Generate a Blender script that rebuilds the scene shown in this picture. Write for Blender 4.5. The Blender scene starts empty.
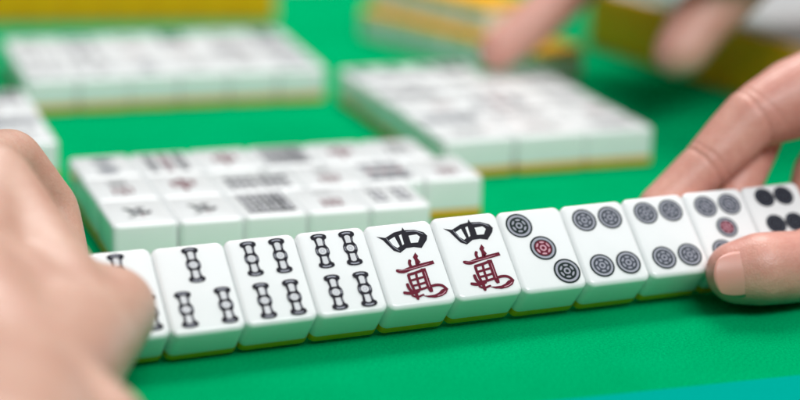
import bpy, bmesh, math, random
from mathutils import Vector, Matrix, noise
random.seed(7)
S = 0.001                                   # everything below is in millimetres
sc = bpy.context.scene
col = sc.collection
W, H, T = 20.89, 28.0, 14.2                 # one tile: width, length, thickness

# ------------------------------------------------------------------ camera frame
CAM = Vector((-105.19, -586.12, 195.61)); FPX = 2003.63
RIGHT = Vector((0.94921883, -0.31366134, 0.0244983))
UP = Vector((0.06491843, 0.27145992, 0.96025783))
FWD = Vector((0.30784607, 0.90990443, -0.27803728))
def at(px, py, d):                          # point seen at a picture position, d mm along the view axis
    return CAM + d * (FWD + RIGHT * ((px - 400) / FPX) + UP * ((200 - py) / FPX))

# ------------------------------------------------------------------ materials
def mat(name, color, rough=0.5, **kw):
    m = bpy.data.materials.new(name); m.use_nodes = True
    nt = m.node_tree; b = nt.nodes['Principled BSDF']
    b.inputs['Base Color'].default_value = (*color, 1); b.inputs['Roughness'].default_value = rough
    for k, v in kw.items():
        b.inputs[k.replace('_', ' ')].default_value = v
    return m, nt, b
def tex_noise(nt, scale, detail=3, rough=.5):
    tc = nt.nodes.new('ShaderNodeTexCoord'); n = nt.nodes.new('ShaderNodeTexNoise')
    nt.links.new(tc.outputs['Object'], n.inputs['Vector'])
    n.inputs['Scale'].default_value = scale; n.inputs['Detail'].default_value = detail; n.inputs['Roughness'].default_value = rough
    return n
def mixcol(nt, fac, a, b):
    r = nt.nodes.new('ShaderNodeValToRGB'); nt.links.new(fac, r.inputs[0])
    r.color_ramp.elements[0].position = .3; r.color_ramp.elements[1].position = .7
    r.color_ramp.elements[0].color = (*a, 1); r.color_ramp.elements[1].color = (*b, 1)
    return r.outputs[0]
def bump(nt, b, h, strength, dist):
    n = nt.nodes.new('ShaderNodeBump'); n.inputs['Strength'].default_value = strength; n.inputs['Distance'].default_value = dist
    nt.links.new(h, n.inputs['Height']); nt.links.new(n.outputs[0], b.inputs['Normal'])

FELT, nt, b = mat('green_felt', (0.0, .42, .17), .95)
n1 = tex_noise(nt, 1300, 6, .8); n2 = tex_noise(nt, 25, 3)
c1 = mixcol(nt, n1.outputs[0], (0.0, .24, .085), (0.0, .58, .208))
c2 = mixcol(nt, n2.outputs[0], (.86, .90, .86), (1, 1, 1))
mx = nt.nodes.new('ShaderNodeMix'); mx.data_type = 'RGBA'; mx.blend_type = 'MULTIPLY'; mx.inputs[0].default_value = 1
nt.links.new(c1, mx.inputs[6]); nt.links.new(c2, mx.inputs[7]); nt.links.new(mx.outputs[2], b.inputs['Base Color'])
bump(nt, b, n1.outputs[0], .8, .0006)
b.inputs['Specular IOR Level'].default_value = .0
TEAL, nt, b = mat('teal_border', (0.0, .37, .30), .9, Specular_IOR_Level=0.0)
n1 = tex_noise(nt, 2200, 3, .7); nt.links.new(mixcol(nt, n1.outputs[0], (0.0, .28, .225), (0.0, .36, .285)), b.inputs['Base Color'])
RIM, nt, b = mat('pale_table_rim', (.62, .64, .65), .45)
IVORY, nt, b = mat('white_resin', (.87, .89, .885), .22, Subsurface_Weight=.3, Subsurface_Scale=.0025, Coat_Weight=.15, Coat_Roughness=.1)
b.inputs['Subsurface Radius'].default_value = (1, 1, 1)
n1 = tex_noise(nt, 60, 3); nt.links.new(mixcol(nt, n1.outputs[0], (.855, .875, .87), (.885, .905, .90)), b.inputs['Base Color'])
n3 = tex_noise(nt, 900, 2); bump(nt, b, n3.outputs[0], .04, .0002)
YEL, nt, b = mat('yellow_resin', (.94, .48, 0.002), .5, Specular_IOR_Level=.25)
n1 = tex_noise(nt, 80, 2); nt.links.new(mixcol(nt, n1.outputs[0], (.93, .46, .001), (.97, .49, .002)), b.inputs['Base Color'])
BLK, _, _ = mat('black_paint', (.012, .011, .018), .6, Specular_IOR_Level=.15)
GRN, _, _ = mat('dark_green_paint', (.010, .022, .020), .6, Specular_IOR_Level=.15)
GRY, _, _ = mat('blue_grey_paint', (.06, .07, .09), .6, Specular_IOR_Level=.15)
RED, _, _ = mat('dark_red_paint', (.13, .006, .022), .6, Specular_IOR_Level=.15)
PALE, _, _ = mat('pale_paint', (.66, .67, .69), .4)
PALG, _, _ = mat('pale_grey_paint', (.33, .34, .40), .5)
PINK, _, _ = mat('pale_pink_paint', (.58, .30, .36), .5)
WHT, _, _ = mat('white_engraving_fill', (.84, .86, .86), .3)
MATS = [BLK, GRN, GRY, RED, PALE, PALG, PINK, WHT]
MI = {m.name: i for i, m in enumerate(MATS)}

def skin_mat(name, ca, cb, sc1=55):
    m, nt, b = mat(name, ca, .42, Subsurface_Weight=.25, Subsurface_Scale=.003)
    b.inputs['Subsurface Radius'].default_value = (1, .35, .2)
    n = tex_noise(nt, sc1, 3, .6); c_a = mixcol(nt, n.outputs[0], ca, cb)
    n_b = tex_noise(nt, 420, 4, .7); c_b = mixcol(nt, n_b.outputs[0], (1, 1, 1), (.93, .84, .82))
    mx = nt.nodes.new('ShaderNodeMix'); mx.data_type = 'RGBA'; mx.blend_type = 'MULTIPLY'; mx.inputs[0].default_value = 1
    nt.links.new(c_a, mx.inputs[6]); nt.links.new(c_b, mx.inputs[7]); nt.links.new(mx.outputs[2], b.inputs['Base Color'])
    tc = nt.nodes.new('ShaderNodeTexCoord'); v = nt.nodes.new('ShaderNodeTexVoronoi'); v.inputs['Scale'].default_value = 1500
    nt.links.new(tc.outputs['Object'], v.inputs['Vector'])
    nf = tex_noise(nt, 380, 4, .65)
    ad = nt.nodes.new('ShaderNodeMath'); ad.operation = 'ADD'; nt.links.new(v.outputs[0], ad.inputs[0]); nt.links.new(nf.outputs[0], ad.inputs[1])
    bump(nt, b, ad.outputs[0], .22, .0003)
    return m
SKIN_R = skin_mat('skin_rosy', (.77, .41, .325), (.65, .29, .23))
SKIN_L = skin_mat('skin_light', (.69, .45, .345), (.60, .34, .255))
SKIN_F = skin_mat('skin_far', (.80, .45, .37), (.72, .35, .28))
NAIL, nt, b = mat('nail', (.66, .315, .25), .4, Coat_Weight=.0, Subsurface_Weight=.2, Subsurface_Scale=.002)

# ------------------------------------------------------------------ helpers
def link_mesh(name, bm, mats, parent=None, smooth=True):
    me = bpy.data.meshes.new(name)
    bmesh.ops.recalc_face_normals(bm, faces=bm.faces) if name != 'marking' else None
    bm.to_mesh(me); bm.free()
    for m in mats: me.materials.append(m)
    if smooth:
        for p in me.polygons: p.use_smooth = True
    o = bpy.data.objects.new(name, me); col.objects.link(o); o.parent = parent
    return o
def tag(o, label=None, cat=None, group=None, kind=None):
    if label: o['label'] = label
    if cat: o['category'] = cat
    if group: o['group'] = group
    if kind: o['kind'] = kind
    return o
def box(bm, lo, hi):
    r = bmesh.ops.create_cube(bm, size=1)
    for v in r['verts']:
        v.co = Vector([(lo[i] + (v.co[i] + .5) * (hi[i] - lo[i])) * S for i in range(3)])
    return r['verts']

# ------------------------------------------------------------------ the table
bm = bmesh.new()
vs = [bm.verts.new((x * S, y * S, 0)) for x, y in ((-280, -135.5), (353, -135.5), (353, 470), (-280, 470))]
bm.faces.new(vs); tag(link_mesh('felt', bm, [FELT], smooth=False), kind='structure')
bm = bmesh.new(); box(bm, (-280, -172, -6), (353, -135.6, .5))
bmesh.ops.bevel(bm, geom=bm.edges[:], offset=.0004, segments=2, affect='EDGES')
tag(link_mesh('table_border', bm, [TEAL], smooth=False), kind='structure')
bm = bmesh.new()
for lo, hi in (((-310, -202, -30), (383, -172.2, 6)), ((353.3, -172, -30), (520, 470, 16)), ((-310, -172, -30), (-280.3, 470, 16)), ((-310, 470.3, -30), (520, 505, 16))):
    box(bm, lo, hi)
bmesh.ops.bevel(bm, geom=bm.edges[:], offset=.003, segments=3, affect='EDGES')
tag(link_mesh('table_rim', bm, [RIM], smooth=False), kind='structure')

# ------------------------------------------------------------------ tile geometry
def rounded(w, h, t, r=2.3):
    bm = bmesh.new(); box(bm, (-w/2, -h/2, 0), (w/2, h/2, t))
    up = [e for e in bm.edges if abs((e.verts[0].co - e.verts[1].co).z) > .5 * t * S]
    bmesh.ops.bevel(bm, geom=up, offset=r * S, segments=6, profile=.5, affect='EDGES')
    rim = [e for e in bm.edges if abs((e.verts[0].co - e.verts[1].co).z) < 1e-7 and len(e.link_faces) == 2 and abs(e.link_faces[0].normal.z - e.link_faces[1].normal.z) > .5]
    top = [e for e in rim if e.verts[0].co.z > .5 * t * S]; low = [e for e in rim if e.verts[0].co.z < .5 * t * S]
    bmesh.ops.bevel(bm, geom=top, offset=1.35 * S, segments=5, profile=.5, affect='EDGES')
    bmesh.ops.bevel(bm, geom=[e for e in low if e.is_valid], offset=.8 * S, segments=4, profile=.5, affect='EDGES')
    return bm
BACK = 3.3
def split(z, keep_up):
    bm = rounded(W - .12, H, T)
    g = bm.verts[:] + bm.edges[:] + bm.faces[:]
    res = bmesh.ops.bisect_plane(bm, geom=g, plane_co=(0, 0, z * S), plane_no=(0, 0, 1), clear_inner=keep_up, clear_outer=not keep_up)
    bm.edges.ensure_lookup_table()
    ed = [e for e in bm.edges if e.is_boundary]
    bmesh.ops.holes_fill(bm, edges=ed)
    return bm
def finish_tile_mesh(name, bm, m):
    o = link_mesh(name, bm, [m]); me = o.data
    md = o.modifiers.new('n', 'WEIGHTED_NORMAL'); md.keep_sharp = True
    bpy.data.objects.remove(o)
    return me
BODY = finish_tile_mesh('tile_body', split(BACK, True), IVORY)
BACKM = finish_tile_mesh('tile_back', split(BACK - .05, False), YEL)
for me in (BODY, BACKM):
    me.set_sharp_from_angle(angle=math.radians(50))

# ---- painted marks, drawn as thin paint films in the tile's own face plane (x right, y up)
class Marks:
    def __init__(s): s.bm = bmesh.new(); s.k = 0
    def poly(s, pts, m):
        s.k += 1; z = (T + .02 + .006 * s.k) * S
        area = sum(pts[i][0] * pts[(i+1) % len(pts)][1] - pts[(i+1) % len(pts)][0] * pts[i][1] for i in range(len(pts)))
        if area < 0: pts = pts[::-1]
        f = s.bm.faces.new([s.bm.verts.new((x * S, y * S, z)) for x, y in pts]); f.material_index = MI[m.name]
        bmesh.ops.triangulate(s.bm, faces=[f])
    def ell(s, x, y, a, b, m, ang=0, n=28):
        ca, sa = math.cos(ang), math.sin(ang)
        s.poly([(x + a*math.cos(t)*ca - b*math.sin(t)*sa, y + a*math.cos(t)*sa + b*math.sin(t)*ca) for t in [2*math.pi*i/n for i in range(n)]], m)
    def ring(s, x, y, r0, r1, m, n=32):
        s.k += 1; z = (T + .02 + .006 * s.k) * S
        A = [s.bm.verts.new(((x + r0*math.cos(2*math.pi*i/n))*S, (y + r0*math.sin(2*math.pi*i/n))*S, z)) for i in range(n)]
        B = [s.bm.verts.new(((x + r1*math.cos(2*math.pi*i/n))*S, (y + r1*math.sin(2*math.pi*i/n))*S, z)) for i in range(n)]
        for i in range(n):
            f = s.bm.faces.new((A[i], B[i], B[(i+1) % n], A[(i+1) % n])); f.material_index = MI[m.name]
    def stroke(s, pts, w, m, ends=(.5, .5)):
        # a brush stroke: width swells in the middle and narrows by `ends` at its two ends
        P = [Vector(q) for q in pts]; Q = []
        for i in range(len(P) - 1):                                   # Catmull-Rom
            a, b_, c, d = P[max(i-1, 0)], P[i], P[i+1], P[min(i+2, len(P)-1)]
            for j in range(5):
                t = j / 5; Q.append(.5*((2*b_) + (c-a)*t + (2*a-5*b_+4*c-d)*t*t + (3*b_-a-3*c+d)*t**3))
        Q.append(P[-1]); L, Rr = [], []; n = len(Q) - 1
        for i, q in enumerate(Q):
            d = (Q[min(i+1, n)] - Q[max(i-1, 0)]).normalized(); nn = Vector((-d.y, d.x)); t = i / n
            ww = w/2 * (1 if .15 < t < .85 else (ends[0] + (1-ends[0])*t/.15 if t <= .15 else ends[1] + (1-ends[1])*(1-t)/.15))
            L.append(q + nn*ww); Rr.append(q - nn*ww)
        s.k += 1; z = (T + .02 + .006 * s.k) * S
        V = [(s.bm.verts.new((a.x*S, a.y*S, z)), s.bm.verts.new((b_.x*S, b_.y*S, z))) for a, b_ in zip(L, Rr)]
        for i in range(n):
            f = s.bm.faces.new((V[i][1], V[i+1][1], V[i+1][0], V[i][0])); f.material_index = MI[m.name]
        for f in s.bm.faces[-n:] if False else []: pass
    def done(s, name):
        bmesh.ops.recalc_face_normals(s.bm, faces=s.bm.faces)
        for f in s.bm.faces:
            if f.normal.z < 0: f.normal_flip()
        me = bpy.data.meshes.new(name); s.bm.to_mesh(me); s.bm.free()
        for m in MATS: me.materials.append(m)
        return me
def bone(M, x, y, m=BLK, s=1.0):
    h = 5.4 * s
    out = [(-1.9, h), (-2.4, h-.5), (-2.3, h-1.3), (-1.6, h-1.8), (-1.4, 2.0), (-1.65, 1.5), (-2.0, .9), (-2.1, 0), (-2.0, -.9), (-1.65, -1.5), (-1.4, -2.0), (-1.6, -h+1.8), (-2.3, -h+1.3), (-2.4, -h+.5), (-1.9, -h)]
    right = [(-a, b_) for a, b_ in reversed(out)]
    P = out + [(-1.1, -h-.25), (0, -h-.35), (1.1, -h-.25)] + right + [(1.1, h+.25), (0, h+.35), (-1.1, h+.25)]
    M.poly([(x + a*s, y + b_) for a, b_ in P], m)
    for g in (1, -1):                                   # pale core of each half between two dark outlines
        core = [(-.85, h-1.5), (-.35, h-1.1), (.35, h-1.1), (.85, h-1.5), (.75, 1.8), (-.75, 1.8)]
        M.poly([(x + a*s, y + b_*g) for a, b_ in core], PALE)
        M.stroke([(x - 1.3*s, y + (h-.5)*g), (x, y + (h-.3)*g), (x + 1.3*s, y + (h-.5)*g)], .4, PALG)
        M.stroke([(x + 1.15*s, y + 2.2*g), (x + 1.15*s, y + (h-1.9)*g)], .15, PALG)
    M.ell(x, y, 1.2*s, 1.1*s, PALE); M.ring(x, y, .45*s, .6*s, PALG, 14)
    for g in (1, -1): M.stroke([(x + 1.5*g*s, y - .7), (x + 1.65*g*s, y), (x + 1.5*g*s, y + .7)], .25, PALG)
def coin(M, x, y, r, outer, ring, inner, line):
    M.ell(x, y, r, r, outer, n=44)
    M.ring(x, y, r*.71, r*.87, ring)
    M.ell(x, y, r*.64, r*.64, inner, n=32)
    for i in range(6):
        a = math.pi/7 + i*math.pi/3
        M.ell(x + r*.47*math.cos(a), y + r*.47*math.sin(a), r*.075, r*.19, line, a)
    M.ring(x, y, r*.14, r*.26, line, 16)
def z2t(zx, zy):     # traced on the four-of-characters tile, then laid out in the tile's own plane
    px, py = 365 + zx/4.21 - 409.3, 215 + zy/4.21 - 265
    det = 3.26*(-2.875) - (-.91)*(-.31)
    u = (px*(-2.875) - (-.91)*py)/det; v = (3.26*py - (-.31)*px)/det
    return (u - .3, v)
def f_man4():
    M = Marks(); P = lambda L: [z2t(*q) for q in L]
    M.poly(P([(50,101),(88,106),(125,84),(158,76),(161,63),(170,75),(212,74),(252,84),(267,99),(264,116),(241,149),(208,145),(176,149),(150,168),(122,159),(96,134),(78,116)]), BLK)
    M.poly(P([(103,116),(127,102),(148,141),(139,148),(120,137)]), WHT)
    M.poly(P([(146,97),(156,92),(167,132),(160,137)]), WHT)
    M.poly(P([(187,98),(222,93),(235,103),(226,126),(196,128)]), WHT)
    M.stroke(P([(92,108),(108,128),(128,148),(148,160)]), .18, PALG); M.stroke(P([(175,82),(215,80),(250,92)]), .18, PALG)
    r = lambda L, w, e=(.6, .6): M.stroke(P(L), w, RED, e)
    r([(129,239),(160,243),(200,229),(290,207)], 1.28, (.5, .9))
    r([(190,196),(187,212),(199,234)], 0.95)
    M.poly(P([(212,167),(225,182),(221,190),(234,206),(228,214),(218,204),(221,222),(213,226),(210,200),(202,186)]), RED)
    r([(180,257),(189,287),(206,325)], 0.89, (1, 1)); r([(178,258),(212,249),(246,237)], 0.89, (1, .8))
    r([(243,232),(254,266),(264,298),(276,328)], 1.51, (1, .6))
    r([(212,250),(219,282),(229,314)], 0.78, (1, 1))
    r([(188,281),(220,273),(252,265)], 0.73, (1, 1)); r([(196,302),(230,295),(258,287)], 0.73, (1, 1)); r([(204,322),(236,315),(266,306)], 0.78, (1, 1))
    r([(174,291),(181,310),(196,329)], 1.01); r([(156,328),(190,331),(226,322)], 1.06)
    r([(206,316),(212,337),(219,358)], 1.01, (1, .4)); r([(190,338),(214,346),(244,336)], 0.67)
    r([(268,307),(296,300),(322,303),(343,320)], 0.89, (.4, 1))
    M.poly(P([(345,320),(338,334),(318,345),(290,351),(262,349),(236,341),(262,341),(288,338),(306,330),(318,318),(334,314)]), RED)
    M.stroke(P([(300,343),(322,336),(336,324)]), .2, PINK); M.stroke(P([(249,246),(258,276),(268,308)]), .16, PINK); M.stroke(P([(140,241),(200,232),(270,213)]), .14, PINK)
    return M.done('face_four_of_characters')
def f_coins(name, L):
    M = Marks()
    for x, y, r, k in L:
        coin(M, x, y, r, *{'k': (GRN, PALG, GRN, PALG), 'g': (GRN, PALG, GRY, PALG), 'r': (GRN, PALG, RED, PINK), 'b': (BLK, GRY, BLK, GRY)}[k])
    return M.done(name)
def f_bones(name, L, s=1.0):
    M = Marks()
    for x, y, *k in L: bone(M, x, y, RED if k else BLK, s)
    return M.done(name)
def f_brush(name, seed, red=True, top=True):      # a brushed number over a red character, loosely drawn
    rr = random.Random(seed); M = Marks()
    if top:
        for j in range(rr.choice((1, 2, 3))): y = 9.3 - 2.6*j; M.stroke([(-4.4+rr.random(), y-.6), (0, y-.2), (4.4-rr.random(), y+.1)], 1.1, BLK)
        if rr.random() < .5: M.stroke([(rr.uniform(-2, 2), 10), (rr.uniform(-2, 2), 4)], 1.1, BLK)
    m = RED if red else BLK; y0 = -1 if top else 7
    for j in range(4): y = y0 - j*2.9*(1 if top else 1.5); w = rr.uniform(2, 5); M.stroke([(-w, y), (0, y+.2), (w, y+.7)], .9, m)
    for j in range(3): x = -3.5 + 3.5*j; M.stroke([(x, y0+1), (x+.3, y0-4), (x+rr.uniform(-1.5, 1.5), y0 - (8 if top else 14))], .85, m)
    return M.done(name)
def f_bird():
    M = Marks()
    M.ell(-.5, -1, 3.3, 4.6, GRN, .5); M.ell(2.2, 4.6, 2.1, 2.0, BLK); M.ell(-3.6, 3.4, 1.4, 3.9, GRN, .7); M.ell(4.8, -2.8, 1.5, 3.2, BLK, -.5)
    M.stroke([(-1, -5), (-3.5, -8), (-6, -9)], 1.4, GRN); M.stroke([(1, -5), (2, -8.5)], 1.1, RED); M.ell(-.5, -1, 1.3, 2.3, PALE, .5)
    M.ell(2.6, 4.9, .6, .6, WHT)
    for v in M.bm.verts: v.co.x *= .78; v.co.y *= .78
    return M.done('face_one_bamboo')
def f_chun():
    M = Marks()
    for a, b_ in (((-4.2, 4), (4.4, 4.4)), ((-4.2, -1.6), (4.2, -1.4)), ((-4, 4.3), (-3.7, -2)), ((4.2, 4.6), (3.9, -2)), ((.1, 8.6), (0, -9))): M.stroke([a, b_], 1.9, RED)
    return M.done('face_red_character')
FACES = {
 'man4': f_man4(),
 'pin3': f_coins('face_three_circles', [(-4.6, 8.4, 4.15, 'k'), (.4, .1, 4.1, 'r'), (5.2, -8.4, 4.15, 'k')]),
 'pin4': f_coins('face_four_circles', [(-4.1, 8.1, 3.9, 'g'), (4.5, 8.1, 3.9, 'g'), (-4.0, -7.8, 3.9, 'g'), (4.7, -7.8, 3.9, 'g')]),
 'pin5': f_coins('face_five_circles', [(-4.1, 8.1, 3.8, 'g'), (4.3, 8.1, 3.8, 'g'), (.2, .1, 3.5, 'r'), (-4.1, -7.8, 3.8, 'g'), (4.3, -7.8, 3.8, 'g')]),
 'pin6': f_coins('face_six_circles', [(x, y, 3.4, 'b') for y in (9.2, -.6, -8.6) for x in (-3.4, 3.5)]),
 'pin8': f_coins('face_eight_circles', [(x, y, 3.1, 'g') for y in (10, 3.4, -3.2, -9.8) for x in (-3.5, 3.5)]),
 'pin9': f_coins('face_nine_circles', [(x, y, 2.9, 'r' if y == 0 else 'g') for y in (9, 0, -9) for x in (-6, 0, 6)]),
 'pin2': f_coins('face_two_circles', [(0, 7, 4.4, 'k'), (0, -7, 4.4, 'g')]),
 'pin1': f_coins('face_one_circle', [(0, 0, 6.8, 'r')]),
 'sou3': f_bones('face_three_bamboo', [(.3, 7.2), (-5.0, -6.4), (6.2, -6.4)]),
 'sou4': f_bones('face_four_bamboo', [(-3.8, 6.9), (4.6, 6.9), (-3.6, -6.7), (5.0, -6.7)]),
 'sou2': f_bones('face_two_bamboo', [(-4.6, 0), (5.0, 0)], 1.35),
 'sou9': f_bones('face_nine_bamboo', [(x, y) + (('r',) if x == 0 else ()) for x in (-6.2, 0, 6.2) for y in (8.6, -8.6)] + [(-6.2, 0), (0, 0, 'r'), (6.2, 0)], .75),
 'sou8': f_bones('face_eight_bamboo', [(x, y) for x in (-7, -2.4, 2.4, 7) for y in (6.6, -6.6)], 1.0),
 'sou6': f_bones('face_six_bamboo', [(x, y) for x in (-6, 0, 6) for y in (6.6, -6.6)], 1.0),
 'bird': f_bird(),
 'manA': f_brush('face_character_number', 3), 'manB': f_brush('face_character_number', 5), 'manC': f_brush('face_character_number', 11),
 'wind': f_brush('face_black_character', 4, False, False), 'wind2': f_brush('face_black_character', 9, False, False),
 'chun': f_chun(),
}
WORDS = {'man4': 'black brushed four over a red character', 'pin3': 'three circles on a diagonal', 'pin4': 'four grey circles', 'pin5': 'five circles, the middle one red',
 'pin6': 'pairs of black circles', 'pin8': 'eight dark circles', 'pin9': 'nine small circles', 'pin2': 'two circles', 'pin1': 'one red circle', 'sou3': 'three bamboo sticks',
 'sou4': 'four bamboo sticks', 'sou2': 'two bamboo sticks', 'sou9': 'rows of bamboo, red in the middle', 'sou8': 'dense grey bamboo', 'sou6': 'six bamboo sticks', 'bird': 'a small dark bird',
 'manA': 'a dark mark over a red one', 'manB': 'dark and red marks', 'manC': 'a small red mark', 'wind': 'a black character', 'wind2': 'a grey character', 'chun': 'a red character'}

def smaller(me, k, dx=0):          # the same face cut a little smaller
    c = me.copy()
    for v in c.vertices: v.co.x *= k; v.co.y *= k
    return c
for key in list(FACES): FACES['small ' + key] = smaller(FACES[key], .84)
def tile(M4, face, label, group):
    """M4 places the tile: local x right, y up the face, z out of the face; origin at the middle of the back."""
    r = bpy.data.objects.new('mahjong_tile', None); col.objects.link(r)
    r.empty_display_size = .005
    r.matrix_world = M4
    tag(r, label, 'mahjong tile', group)
    for nm, me in (('body', BODY), ('back', BACKM), ('marking', FACES.get(face))):
        if me is None: continue
        o = bpy.data.objects.new(nm, me); col.objects.link(o); o.parent = r
    return r
def frame(o, x, y, z):
    m = Matrix((x, y, z)).transposed().to_4x4(); m.translation = Vector(o) * S; return m

# ------------------------------------------------------------------ the row held between the hands
psi, th, slope = .083, .716, .004
U = Vector((math.cos(psi), math.sin(psi), slope)).normalized()
PER = Vector((-math.sin(psi), math.cos(psi), 0))
V = (math.cos(th) * PER + Vector((0, 0, math.sin(th)))).normalized()
V = (V - U * V.dot(U)).normalized(); N = U.cross(V)
ROW0 = Vector((-22.33, -84.34, .35))                 # lower back corner of the first tile
row = [('sou3', 'white tile with bamboo marks, mostly hidden under the left thumb'),
       ('sou3', 'white tile with three bamboo sticks beside the left thumb'),
       ('sou4', 'four-bamboo tile just right of the three-bamboo tile in the held row'),
       ('sou4', 'four-bamboo tile just left of the black and red character tiles'),
       ('man4', 'left one of two black and red character tiles in the held row'),
       ('man4', 'right one of two black and red character tiles, beside the three-circle tile'),
       ('pin3', 'tile with three circles on a diagonal, the middle one red, in the held row'),
       ('pin4', 'four-circle tile next to the three-circle tile in the held row'),
       ('pin4', 'four-circle tile beside the right thumb, left of the red-centred one'),
       ('pin5', 'five-circle tile with red centre, partly under the right thumb'),
       ('pin6', 'blurred tile with pairs of black circles, last under the right hand')]
jr = random.Random(2)
for k, (f, lab) in enumerate(row):
    o = ROW0 + U * (W * (k + .5)) + V * (H/2) + V * jr.uniform(-.25, .25) + N * jr.uniform(0, .15)
    R2 = Matrix.Rotation(jr.uniform(-.006, .006), 3, N)
    tile(frame(o, R2 @ U, R2 @ V, N), f, lab, 'tiles in the row held between the two hands')

# ------------------------------------------------------------------ discards
ORD = ['first', 'second', 'third', 'fourth', 'fifth', 'sixth']
def discard(org, ang, lx, ly, rot, face, label, group, rj=.012):
    """lx, ly = centre of the tile in the block's own frame."""
    ca, sa = math.cos(ang), math.sin(ang)
    c = Vector((org[0] + lx*ca - ly*sa, org[1] + lx*sa + ly*ca, .05))
    a = ang + rot + jr.uniform(-rj, rj)
    tile(frame(c, Vector((math.cos(a), math.sin(a), 0)), Vector((-math.sin(a), math.cos(a), 0)), Vector((0, 0, 1))), 'small ' + face, label, group)
G1 = 'discarded tiles in the near block behind the held row'
near = [('nearest', 14, ['bird', 'bird', 'sou8', 'manA', 'sou2']), ('middle', 42, ['manB', 'chun', 'sou6', 'manC', 'pin9', 'manA']), ('farthest', 70, ['pin2', 'sou9', 'chun', 'sou8', 'chun', 'wind2'])]
for nm, y, L in near:
    x = 0
    for i, f in enumerate(L):
        side = nm == 'middle' and i == 2
        w = 28.2 if side else W
        lab = f'discard showing {WORDS[f]}, {ORD[i]} from left, {nm} row, near block'
        if side: lab = 'discard turned sideways, third from left, middle row, near block'
        discard((0, 0), 0, x + w/2, y + (-3.5 if side else 0) + jr.uniform(-.4, .4), math.pi/2 if side else 0, f, lab, G1)
        x += w + (.15 if side else 0)
G2 = 'discarded tiles in the middle right block'
faces = ['wind', 'pin8', 'manA', 'sou6', 'pin2', 'pin4', 'wind2', 'sou4', 'pin9', 'sou3', 'wind', 'pin6', 'sou2', 'manA', 'sou2', 'wind']
fi = 0
for nm, x, n in (('leftmost', 14, 6), ('middle', 42, 6), ('rightmost', 70, 5)):
    for j in range(n):
        f = faces[fi % 16]; fi += 1
        discard((135.8, 76.2), .025, x + jr.uniform(-.5, .5), W*(j + .5), math.pi/2, f, f'blurred discard, {ORD[j]} from front, {nm} line, right-hand discard block', G2)
G3 = 'discarded tiles in the far left block'
for nm, y, n in (('front', 14, 6), ('middle', 42, 6), ('back', 70, 6)):
    for j in range(n):
        f = faces[(fi*5) % 16]; fi += 1
        discard((2.4, 207.2), -.016, 126 - W*(j + .5), y + jr.uniform(-.5, .5), math.pi, f, f'blurred discard, {ORD[j]} from right, {nm} row, far left block', G3)
G4 = 'discarded tiles at the left edge of the picture'
for j in range(4):
    discard((0.5, 107), 0, -14 + jr.uniform(-.4, .4), W*(j + .5), -math.pi/2, ['wind', 'pin8', 'manA', 'sou8'][j], f'blurred discard at left picture edge above left hand, {ORD[j]} from front', G4)

# ------------------------------------------------------------------ the wall and the standing hands (backs towards the camera)
dv = Vector((-.382, .924, 0)); pv = Vector((.924, .382, 0)); w0 = Vector((229, 213, 0))
for tier in (0, 1):
    for j in range(6):
        if tier == 1 and j < 2: continue
        c = w0 + dv * (W*(j + .5)) + pv * (14 + 7 * tier + jr.uniform(-.4, .4)) + Vector((0, 0, (tier + 1) * (T + .08)))
        tile(frame(c, dv, pv, Vector((0, 0, -1))), None,
             f'face-down yellow-backed tile, {ORD[j]} from near end, {"upper" if tier else "lower"} tier of the wall', 'face-down tiles in the wall')
def standing(p0, p1, n, where, group, flip=1, last='left'):
    p0, p1 = Vector((*p0, 0)), Vector((*p1, 0)); d = (p1 - p0).normalized(); nz = Vector((-d.y, d.x, 0)) * flip     # nz = face normal, away from us
    words = ORD + ['seventh', 'eighth', 'ninth', 'tenth', 'eleventh', 'twelfth', 'thirteenth']
    for j in range(n):
        c = p0 + d * (W*(j + .5)) + Vector((0, 0, H/2 + .05)) + nz * jr.uniform(0, .4)
        x = Vector((0, 0, 1)).cross(nz)
        tile(frame(c, x, Vector((0, 0, 1)), nz), None, f'standing tile with yellow back, {words[j]} from {last} end, {where}', group)
standing((152, 376), (-60, 412), 8, 'row at the top left', 'standing tiles of the player opposite', -1, 'right')
standing((284.4, 290), (307, 174), 13, 'row at the upper right', 'standing tiles of the right player', 1, 'far')

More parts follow.
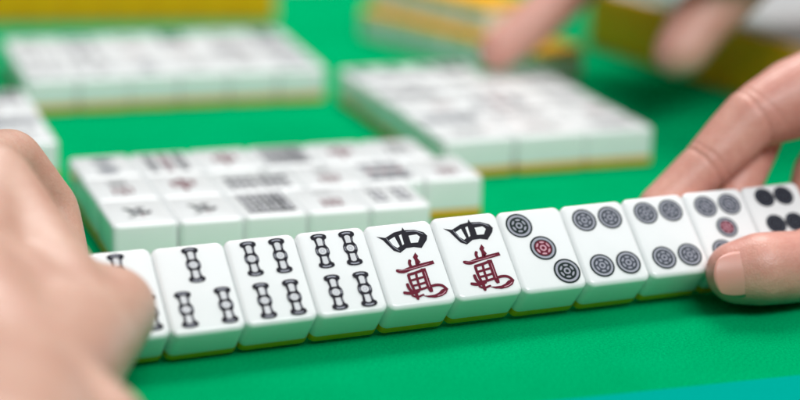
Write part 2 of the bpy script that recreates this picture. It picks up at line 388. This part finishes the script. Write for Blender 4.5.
# ------------------------------------------------------------------ hands
def hand(name, segs, m, label, voxel=1.0, smooth=8, creases=(), subs=0, dents=()):
    bm = bmesh.new()
    for a, ra, b_, rb in segs:
        t = bmesh.new(); a, b_ = Vector(a), Vector(b_)
        for c, r in ((a, ra), (b_, rb)):
            rs = bmesh.ops.create_icosphere(t, subdivisions=3, radius=r * S)
            bmesh.ops.translate(t, verts=rs['verts'], vec=c * S)
        hull = bmesh.ops.convex_hull(t, input=t.verts[:])
        kill = [g for g in hull['geom_interior'] if isinstance(g, bmesh.types.BMVert)]
        bmesh.ops.delete(t, geom=kill, context='VERTS')
        loose = [v for v in t.verts if not v.link_faces]; bmesh.ops.delete(t, geom=loose, context='VERTS')
        me = bpy.data.meshes.new('t'); t.to_mesh(me); t.free(); bm.from_mesh(me); bpy.data.meshes.remove(me)
    o = link_mesh(name, bm, [m])
    r = o.modifiers.new('r', 'REMESH'); r.mode = 'VOXEL'; r.voxel_size = voxel * S
    s = o.modifiers.new('s', 'SMOOTH'); s.factor = .5; s.iterations = smooth
    if subs:
        q = o.modifiers.new('q', 'SUBSURF'); q.levels = q.render_levels = subs
    dg = bpy.context.evaluated_depsgraph_get()
    me = bpy.data.meshes.new_from_object(o.evaluated_get(dg)); o.modifiers.clear(); old = o.data; o.data = me; bpy.data.meshes.remove(old)
    me.name = name
    nrm = [v.normal.copy() for v in me.vertices]
    for v, nn in zip(me.vertices, nrm):
        c = v.co / S; d = 0
        for pt, ax, rad, sig, depth in creases:
            w_ = c - Vector(pt)
            if w_.length < rad:
                s_ = w_.dot(ax) + .5*noise.noise(c * .35)
                d -= depth * math.exp(-(s_/sig)**2) * min(1, 2*(1 - w_.length/rad))
        for pt, rad, depth in dents:
            q_ = (c - Vector(pt)).length / rad
            if q_ < 1: d += depth * (1 - q_*q_)**2
        d += .25 * noise.noise(c * .08)
        v.co += nn * d * S
    for p_ in me.polygons: p_.use_smooth = True
    if not me.materials: me.materials.append(m)
    return tag(o, label, 'hand')
def nail(parent, c, along, out, w, l, bulge=1.6, m=NAIL):
    along = along.normalized(); out = (out - along * out.dot(along)).normalized(); x = along.cross(out)
    bm = bmesh.new(); n = 14; g = []
    for i in range(n + 1):
        r_ = []
        for j in range(n + 1):
            a, b_ = -1 + 2*i/n, -1 + 2*j/n
            # squircle outline
            aa = a * math.sqrt(1 - b_*b_*.42); bb = b_ * math.sqrt(1 - a*a*.49)
            zz = bulge * (1 - aa*aa) * .9 - 1.5*max(0, -bb)**3 - .5*max(0, bb)**3
            r_.append(bm.verts.new((Vector(c) + x*aa*w/2 + along*bb*l/2 + out*(zz - bulge)) * S))
        g.append(r_)
    for i in range(n):
        for j in range(n): bm.faces.new((g[i][j], g[i+1][j], g[i+1][j+1], g[i][j+1]))
    bmesh.ops.recalc_face_normals(bm, faces=bm.faces)
    fs = bm.faces[:]
    if sum(f.normal.dot(out) for f in fs) < 0: bmesh.ops.reverse_faces(bm, faces=fs)
    o = link_mesh('fingernail', bm, [m], parent)
    s = o.modifiers.new('s', 'SOLIDIFY'); s.thickness = .0005; s.offset = -1
    return o
def chain(L):
    return [(L[i][0], L[i][1], L[i+1][0], L[i+1][1]) for i in range(len(L) - 1)]

# right hand: thumb on the face of the row, index and middle behind it
tT = at(737, 272, 594); tI = at(800, 266, 600); tM = at(893, 240, 612); tC = at(985, 215, 625)
i0 = at(659, 207, 622); i1 = at(703, 168, 626); i2 = at(752, 118, 630); i3 = at(875, 62, 640)
m0 = at(728, 206, 634); m1 = at(741, 176, 638); m2 = at(768, 108, 648); m3 = at(905, 70, 656)
r0 = at(806, 205, 640); r1 = at(816, 172, 646); r2 = at(846, 130, 655); r3 = at(930, 120, 658)
wr = at(1090, 190, 650); fa = at(1400, 260, 600)
segs = chain([(tT, 9.4), (at(760, 269, 594), 11), (tI, 10.8), (tM, 12), (tC, 14)])
segs += chain([(i0, 6.8), (i1, 8.0), (i2, 9.8), (at(795, 98, 636), 13), (i3, 12.5)])
segs += chain([(m0, 6.8), (m1, 7.8), (m2, 9), (m3, 12)])
segs += chain([(r0, 6.5), (r1, 7.6), (r2, 8.6), (r3, 11.5)])
segs += chain([(i3, 12.5), (at(1000, 150, 650), 17), (wr, 19), (fa, 24)]) + chain([(m3, 12), (at(1000, 150, 650), 17)]) + chain([(r3, 11.5), (at(1010, 170, 650), 17)]) + chain([(tM, 11.5), (at(960, 170, 640), 13), (i3, 12)]) + chain([(tC, 14), (wr, 19)])
ax = (i2 - i1).normalized()
rh = hand('right_hand', segs, SKIN_R, 'right hand pinching the right end of the tile row, thumb in front', voxel=.9, smooth=9, subs=1,
     creases=[(i1, (i1 - i0).normalized(), 13, .8, .4), (i1 + ax*3, ax, 13, .6, .25), (i2, (i3 - i1).normalized(), 16, .9, .35), (i2 + ax*4, ax, 15, .8, .25),
              (tI, (tI - tT).normalized(), 15, .9, .6), (tI + (tM - tI).normalized()*3, (tI - tT).normalized(), 15, .8, .5)])
nl = at(739, 273, 594); back = -FWD
nail(rh, nl + back*9.9 + (tT - tI).normalized()*1.0, (tT - tI), back - (tT - tI).normalized()*.12, 13.5, 17, 2.9)

# left hand: bent thumb over the first tile, index behind it, forearm coming from below left
T0 = at(111, 311, 516); T1 = at(45, 335, 500); T2 = at(-60, 345, 485); LW = at(-160, 420, 430)
a0 = at(68, 255, 574); a1 = at(54, 208, 580); a2 = at(10, 160, 572); a3 = at(-90, 190, 530)
lA = (at(-14, 188, 525), 13); lB = (at(24, 302, 508), 13); lC = (at(70, 342, 497), 16.5); lD = (at(-60, 300, 490), 22); lE = (at(5, 410, 450), 21)
l0 = (T0, 12.3)
segs = chain([l0, lB]) + chain([l0, lC]) + chain([lA, lB, lC, lE, lD, lA]) + chain([lB, lD, lC]) + chain([(T2, 17), (LW, 24)]) + chain([lD, (T2, 17)]) + chain([lA, lC]) + chain([lB, lE])
segs += chain([(a0, 6.5), (a1, 7.5), (a2, 9.5), (a3, 13), (LW, 22)]) + chain([lA, (a3, 13)])
segs += chain([lE, (at(-20, 520, 380), 24), (at(-200, 800, 300), 24)]) + chain([lE, (at(98, 434, 442), 12)]) + chain([(LW, 24), (at(-20, 520, 380), 24)])
lh = hand('left_hand', segs, SKIN_L, 'blurred left hand holding the left end of the tile row', voxel=1.3, smooth=30,
     creases=[(at(128, 312, 516), Vector(T1 - T0).normalized(), 1, 1, 0)])

# hand of the right player, reaching down to the wall with finger and thumb
e0 = at(498, 50, 838); e1 = at(535, 22, 842); e2 = at(585, -25, 850); e3 = at(690, -90, 860)
g0 = at(680, 52, 800); g1 = at(700, 22, 806); g2 = at(735, -12, 815); g3 = at(800, -85, 830)
segs = chain([(e0, 8.6), (e1, 10), (e2, 11), (e3, 12)]) + chain([(g0, 11), (g1, 12.3), (g2, 12.5), (g3, 14)]) + chain([(e3, 12), (g3, 14)])
segs += chain([(e2, 10), (at(700, -78, 775), 17), (at(760, -110, 830), 24)]) + chain([(g2, 11), (at(700, -78, 775), 17)])  # palm kept out of view, placed to shade the felt and tiles below
segs += chain([(e3, 16), (at(860, -150, 870), 22), (at(1100, -220, 880), 26)]) + chain([(g3, 15), (at(860, -150, 870), 22)])
blocker = Vector((300, 128, 78)); segs += chain([(at(700, -78, 775), 17), (blocker, 24), (blocker + Vector((70, -10, 25)), 26)]) + chain([(blocker, 22), (blocker + Vector((-25, 25, 12)), 18)])  # unseen bulk added above the frame to shade the standing tiles
segs += chain([(Vector((262, 236, 74)), 17), (Vector((325, 236, 80)), 26), (Vector((400, 250, 95)), 30)]) + chain([(Vector((325, 236, 80)), 25), (blocker, 24)]) + chain([(Vector((262, 236, 74)), 17), (blocker, 18)])  # more added bulk out of view, blocking light from behind
fh = hand('far_hand', segs, SKIN_F, 'blurred hand of the right player reaching down to the tile wall at the top', voxel=1.8, smooth=10)

# ------------------------------------------------------------------ camera
cd = bpy.data.cameras.new('camera'); cam = bpy.data.objects.new('camera', cd); col.objects.link(cam); sc.camera = cam
m = Matrix((RIGHT, UP, -FWD)).transposed().to_4x4(); m.translation = CAM * S; cam.matrix_world = m
cd.sensor_width = 36; cd.lens = FPX / 800 * 36; cd.clip_start = .01; cd.clip_end = 50
cd.dof.use_dof = True; cd.dof.focus_distance = .572; cd.dof.aperture_fstop = 4.6

# ------------------------------------------------------------------ light: soft daylight room, area lamps behind and in front to balance tile faces
w = bpy.data.worlds.new('World'); sc.world = w; w.use_nodes = True
nt = w.node_tree; bg = nt.nodes['Background']
tc = nt.nodes.new('ShaderNodeTexCoord'); sp = nt.nodes.new('ShaderNodeSeparateXYZ'); rp = nt.nodes.new('ShaderNodeValToRGB')
nt.links.new(tc.outputs['Generated'], sp.inputs[0]); nt.links.new(sp.outputs['Z'], rp.inputs[0]); nt.links.new(rp.outputs[0], bg.inputs['Color'])
e = rp.color_ramp.elements; e[0].position = .3; e[0].color = (.04, .04, .04, 1); e[1].position = .8; e[1].color = (.9, .95, 1, 1)
bg.inputs['Strength'].default_value = .45
def area(name, loc, target, sx, sy, power, color):
    l = bpy.data.lights.new(name, 'AREA'); l.shape = 'RECTANGLE'; l.size = sx; l.size_y = sy; l.energy = power; l.color = color
    o = bpy.data.objects.new(name, l); col.objects.link(o); o.location = loc
    o.rotation_euler = (Vector(target) - Vector(loc)).to_track_quat('-Z', 'Y').to_euler()
area('back_lamp', (.45, .75, 1.3), (.1, .1, 0), .8, .7, 17, (1, .985, .96))
area('front_lamp', (.3, -1.15, 1.38), (.1, .1, 0), 1.0, .6, 20, (.98, .99, 1))

sc.view_settings.view_transform = 'Standard'; sc.view_settings.look = 'None'; sc.view_settings.exposure = 0.06; sc.view_settings.gamma = 1
sc.render.engine = 'CYCLES'
